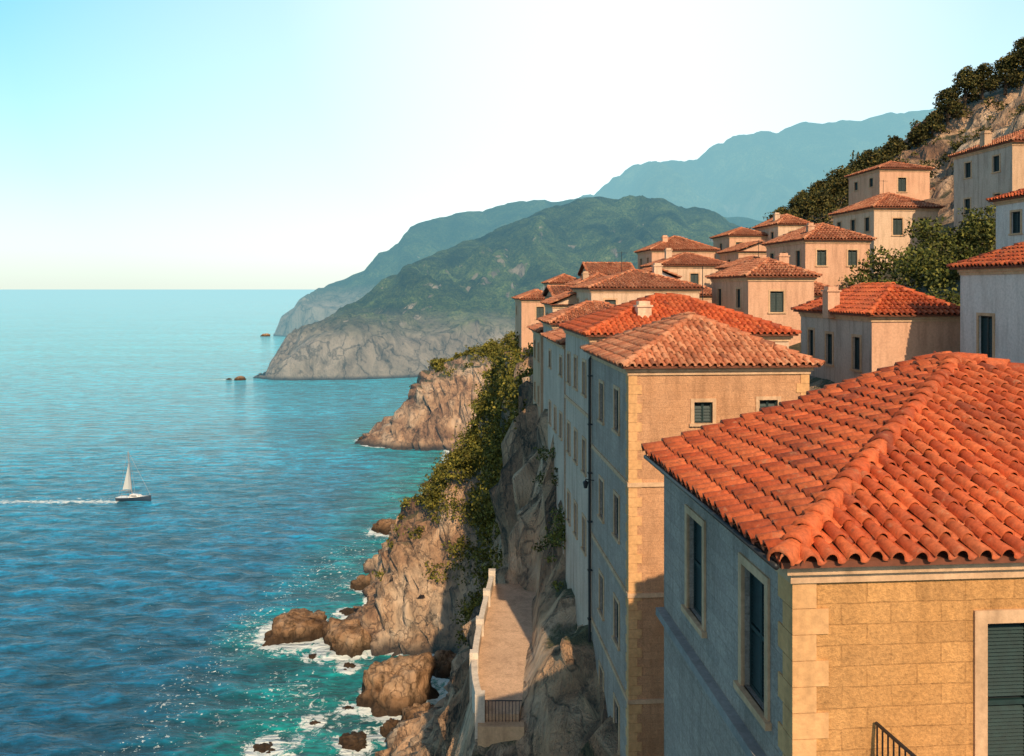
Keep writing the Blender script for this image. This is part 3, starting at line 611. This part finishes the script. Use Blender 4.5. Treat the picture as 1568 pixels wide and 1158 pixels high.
g.obj('parapet',M_PARA,e)
g=G(); g.box((-1.4,34.5,20),(.5,34.99,27.2)); g.obj('retaining_pier',M_TRIM,e)
g=G()
for i in range(11): x=-1.1+i*.14; g.tube((x,34.9,27.2),(x,34.9,28.05),.014,n=6)
g.tube((-1.2,34.9,28.06),(.42,34.9,28.06),.025); g.obj('railing',M_IRON,e)

# ------------------------------------------------------------ foliage
def leaves(cl,per,size,mat,name,parent=None,flat=.8):
    VV=[]
    for (x,y,z,r) in cl:
        n=int(per*(r**2)); d=rng.normal(size=(n,3)); d/=np.linalg.norm(d,axis=1)[:,None]
        lob=1+.4*np.sin(d[:,0]*4+x)*np.cos(d[:,1]*5+y)+.25*np.sin(d[:,2]*7+z*3)
        rad=r*lob*(.55+.5*rng.random(n)**.6); p=d*rad[:,None]; p[:,2]*=flat; p+=np.array([x,y,z])
        a=rng.normal(size=(n,3)); a/=np.linalg.norm(a,axis=1)[:,None]; b=np.cross(a,rng.normal(size=(n,3))); b/=np.linalg.norm(b,axis=1)[:,None]
        s=size*(.6+.8*rng.random(n))[:,None]
        VV.append(np.stack([p-a*s,p-b*s*.6,p+a*s,p+b*s*.6],1).reshape(-1,3))
    v=np.concatenate(VV); n=len(v)//4; me=bpy.data.meshes.new(name); me.from_pydata(v.tolist(),[],np.arange(n*4).reshape(n,4).tolist()); me.materials.append(mat)
    ob=link(bpy.data.objects.new(name,me)); ob.parent=parent; return ob
def scatter(n,fx,rr):
    o=[]
    for _ in range(n):
        x,y=fx(); z=tz(x,y); o.append((x,y,z+.2,random.uniform(*rr)))
    return o
def edge_line(pts,sp):
    def f():
        i=random.random()*(len(pts)-1); k=int(i); t=i-k; return (pts[k][0]*(1-t)+pts[k+1][0]*t+random.gauss(0,sp[0]),pts[k][1]*(1-t)+pts[k+1][1]*t+random.gauss(0,sp[1]))
    return f
cl=scatter(90,edge_line([(1.4,66),(.8,78),(.2,88),(-.5,98),(-2,108),(-6,112),(-10,115)],(.9,2.5)),(.7,1.7))
cl+=scatter(150,edge_line([(.6,84),(-1,100),(-3.5,108),(-7,112)],(1.4,3)),(.8,2.3))
cl+=scatter(30,edge_line([(-10,113),(-17,120)],(1.2,4)),(.4,1.0))
leaves(cl,180,.17,M_LEAF,'shrubs')
leaves(scatter(110,edge_line([(0,250),(-12,256),(-24,258),(-12,270),(6,250)],(3,5)),(1,2.2)),80,.3,M_LEAF,'shrubs')
sm=scatter(12,edge_line([(2.3,41),(2.5,46),(1.9,51)],(.3,1)),(.25,.6))+[(2.75,43.2,tz(2.75,43.2)+.3,.85),(2.6,44.2,tz(2.6,44.2)+.2,.6)]
leaves(sm,650,.08,M_GARD,'shrubs')
vb=[(28.4,60,H+2.2,2.0),(32.7,62,H+3.0,2.4),(25.6,59,H+.2,1.6),(27.3,56,H+.2,1.9),(33.5,60,H+3.4,2.1),(30.3,61,H+4.0,1.8),(29.5,57,H+1.2,1.7),(31.5,58,H+1.6,2),(24.5,57,H-.6,1.3),(26.5,63,H+1.6,1.5),(34.5,63,H+4.4,1.6),(22,52,H-1.5,1.3),(23.5,50,H-1.6,1.4),(30,54,H+.4,1.6),(28,52,H-.6,1.5),(26,50,H-1,1.4),(31,52,H+.6,1.7),(24,46,H-1.8,1.2)]
vb2=[]
for (x,y,z,r) in vb:
    for _ in range(4): vb2.append((x+random.gauss(0,r*.45),y+random.gauss(0,r*.45),z+random.gauss(0,r*.3),r*random.uniform(.4,.7)))
leaves(vb2,380,.115,M_GARD,'garden_shrubs')
leaves(scatter(150,edge_line([(32,108),(38,109),(42,110),(46,111),(50,110)],(1.8,3)),(.6,1.7)),170,.17,M_PINE,'hillside_shrubs')
leaves(scatter(80,edge_line([(48,106),(53,104),(60,98),(68,98)],(2.5,5)),(.3,.8)),220,.15,M_PINE,'hillside_shrubs')
leaves(scatter(60,edge_line([(12,108),(24,112),(38,108)],(2.5,3)),(.5,1.2)),160,.16,M_PINE,'hillside_shrubs')
leaves(scatter(26,edge_line([(13,72),(20,80),(28,84),(36,86)],(1.5,2)),(.5,1.1)),260,.13,M_GARD,'garden_shrubs')
def tree(x,y,hgt,sp,name='pine_tree',mat=M_PINE):
    z=tz(x,y)-.3; e=empty(name,(x,y,z)); g=G(); lean=Vector((random.uniform(-.4,.4),random.uniform(-.4,.4),hgt*.85))
    p=Vector((0,0,0)); r=.05*hgt; segs=5
    for i in range(segs):
        q=lean*((i+1)/segs)+Vector((random.uniform(-.1,.1),random.uniform(-.1,.1),0)); g.tube(p,q,r*(1-i/segs*.75),r*(1-(i+1)/segs*.75),7); p=q
    cl=[]
    for i in range(16):
        t=.3+.7*i/15; c=lean*t; an=i*2.4; R=sp*(1.1-.75*t)*random.uniform(.5,1.15); q=c+Vector((math.cos(an)*R,math.sin(an)*R,.1*hgt*random.uniform(0,.6)))
        g.tube(c*.97,q,.05,.02,5); cl.append((q.x,q.y,q.z,sp*random.uniform(.24,.42)))
    cl.append((lean.x,lean.y,lean.z+.2,sp*.3)); g.obj('trunk_and_limbs',M_BARK,e); leaves(cl,480,.13,mat,'crown',e,.7); return e
for t in [(51.5,108,2.6,1.5),(53.0,107,3.2,1.6),(55,107,4.6,2.0),(57,107,5.2,2.2),(58.6,106,4.4,1.9),(61,105,4.8,2.3),(63,104,5.2,2.6),(65,103,5.2,2.7),(67,103,5.6,2.8),(49.5,109,2.2,1.3),(47,111,2.0,1.4),(44,112,2.0,1.4),(41,112,2.2,1.6),(38.4,112,2.4,1.7),(35.5,111,2.2,1.5),(66,100,3.6,2.0)]: tree(*t)

# ------------------------------------------------------------ sailing boat
e=empty('sailboat',(bx_,by_,0),0); e.rotation_euler=(0,math.radians(-1),math.radians(-6))
Lh=7.4; st=[]
for i in range(13):
    t=i/12; x=-Lh/2+Lh*t; bw=1.25*math.sin(math.pi*min(1,(t*.62+.36)))**.8*(1 if t<.5 else math.cos((t-.5)*math.pi)**.6 if t<1 else 0.02); bw=max(bw,.03); sh=.85+.35*t*t
    st.append([(x,-bw,sh),(x,-bw*.92,.45),(x,-bw*.6,0),(x,0,-.35 if t<.9 else -.05),(x,bw*.6,0),(x,bw*.92,.45),(x,bw,sh)])
v=[p for s in st for p in s]; f=[(i*7+k,i*7+k+1,(i+1)*7+k+1,(i+1)*7+k) for i in range(12) for k in range(6)]+[tuple(range(7))]
ho=mobj('hull',v,f,M_HULL,e,True); ho.data.materials.append(M_NAVY)
for p in ho.data.polygons:
    if p.index<72 and p.index%6 in(0,1,2,3,4,5): p.material_index=1
mobj('deck',[(s[0][0],s[0][1],s[0][2]-.05) for s in st]+[(s[6][0],s[6][1],s[6][2]-.05) for s in st],[(i,i+1,14+i,13+i) for i in range(12)],M_HULL,e)
g=G(); g.hexa([(-.9,-.75,.85),(1.6,-.5,.95),(1.6,.5,.95),(-.9,.75,.85),(-.8,-.6,1.45),(1.1,-.4,1.35),(1.1,.4,1.35),(-.8,.6,1.45)]); g.obj('cabin',M_HULL,e)
g=G(); g.box((-.5,-.72,1.1),(.8,-.66,1.28)); g.hexa([(-1.8,-.7,1.75),(-.7,-.7,1.8),(-.7,.7,1.8),(-1.8,.7,1.75),(-1.8,-.7,1.82),(-.7,-.7,1.9),(-.7,.7,1.9),(-1.8,.7,1.82)]); g.obj('sprayhood',M_NAVY,e)
g=G(); g.tube((-.5,0,1),(-1.3,0,10.6),.09,.06); g.tube((-.6,0,2.1),(-3.0,0,2.2),.08); g.tube((-.9,-.8,6),(-.9,.8,6),.03)
for p,q in(((3.6,0,1.2),(-1.3,0,10.5)),((-3.6,0,.9),(-1.3,0,10.5)),((-.5,-1.1,.9),(-.9,-.8,6)),((-.9,-.8,6),(-1.3,0,10.4)),((-.5,1.1,.9),(-.9,.8,6)),((-.9,.8,6),(-1.3,0,10.4))): g.tube(p,q,.03,n=5)
for x in(-3.4,-2.4,-1.2,1.2,2.4,3.2):
    for s in(-1,1): g.tube((x,s*(.95 if x<1 else .6 if x<3 else .25),.9),(x,s*(.95 if x<1 else .6 if x<3 else .25),1.5),.02,n=5)
g.obj('mast_and_rigging',M_ALU,e)
sv=[];n=8
for i in range(n+1):
    for k in range(5):
        t=i/n; s=k/4; x0=-.72-.5*t; x1=x0-1.9*(1-t)**1.1-.05; sv.append((x0+(x1-x0)*s,.25*math.sin(s*math.pi)*(1-t)+.02,2.35+5.6*t))
mobj('mainsail',sv,[(i*5+k,i*5+k+1,(i+1)*5+k+1,(i+1)*5+k) for i in range(n) for k in range(4)],M_SAIL,e,True)

# ------------------------------------------------------------ world + sun + camera
w=bpy.data.worlds.new('World'); sc.world=w; w.use_nodes=True; nt=w.node_tree
bg=nt.nodes['Background']; out=nt.nodes['World Output']
sk=N(nt,'ShaderNodeTexSky',sky_type='NISHITA'); sk.sun_disc=False; sk.sun_elevation=math.radians(SUN_EL); sk.sun_rotation=math.radians(SUN_AZ)
sk.dust_density=2.0; sk.air_density=1.0; sk.ozone_density=2.0
nt.links.new(sk.outputs[0],bg.inputs[0]); bg.inputs[1].default_value=.07
tc=N(nt,'ShaderNodeTexCoord'); s=N(nt,'ShaderNodeSeparateXYZ'); nt.links.new(tc.outputs['Generated'],s.inputs[0])
rz=ramp(nt,s.outputs[2],[(0,(.80,.88,.76)),(.05,(.70,.87,.80)),(.12,(.50,.81,.81)),(.2,(.34,.73,.80)),(.33,(.13,.58,.78)),(.6,(.05,.13,.21)),(1,(.03,.07,.13))])
dt=N(nt,'ShaderNodeVectorMath',operation='DOT_PRODUCT'); nt.links.new(tc.outputs['Generated'],dt.inputs[0]); gd=Vector((.12,.93,.34)).normalized(); dt.inputs[1].default_value=gd
gl=ramp(nt,dt.outputs['Value'],[(.80,0.),(.93,.45),(1,1.)])
hc=mixc(nt,gl.outputs[0],rz.outputs[0],(.94,.98,.91))
bd=ramp(nt,s.outputs[1],[(.0,.45),(.5,1.)]); 
hc=mixc(nt,1.0,hc,bd.outputs[0],'MULTIPLY')
b2=N(nt,'ShaderNodeBackground'); nt.links.new(hc,b2.inputs[0]); b2.inputs[1].default_value=.95
ad=N(nt,'ShaderNodeAddShader'); nt.links.new(bg.outputs[0],ad.inputs[0]); nt.links.new(b2.outputs[0],ad.inputs[1]); nt.links.new(ad.outputs[0],out.inputs[0])
L=bpy.data.lights.new('sun','SUN'); L.energy=5.0; L.angle=math.radians(.5); L.color=(1,.75,.48)
so=link(bpy.data.objects.new('sun',L)); az=math.radians(SUN_AZ); el=math.radians(SUN_EL)
dv=Vector((math.sin(az)*math.cos(el),math.cos(az)*math.cos(el),math.sin(el))); so.rotation_euler=dv.to_track_quat('Z','Y').to_euler(); so.location=(20,-40,90)
cam=bpy.data.cameras.new('camera'); co=link(bpy.data.objects.new('camera',cam)); co.location=(0,0,H); co.rotation_euler=(math.radians(90),0,0)
cam.lens=29.85; cam.sensor_width=36; cam.shift_y=-137/1568; cam.clip_end=90000; cam.clip_start=.1
sc.camera=co
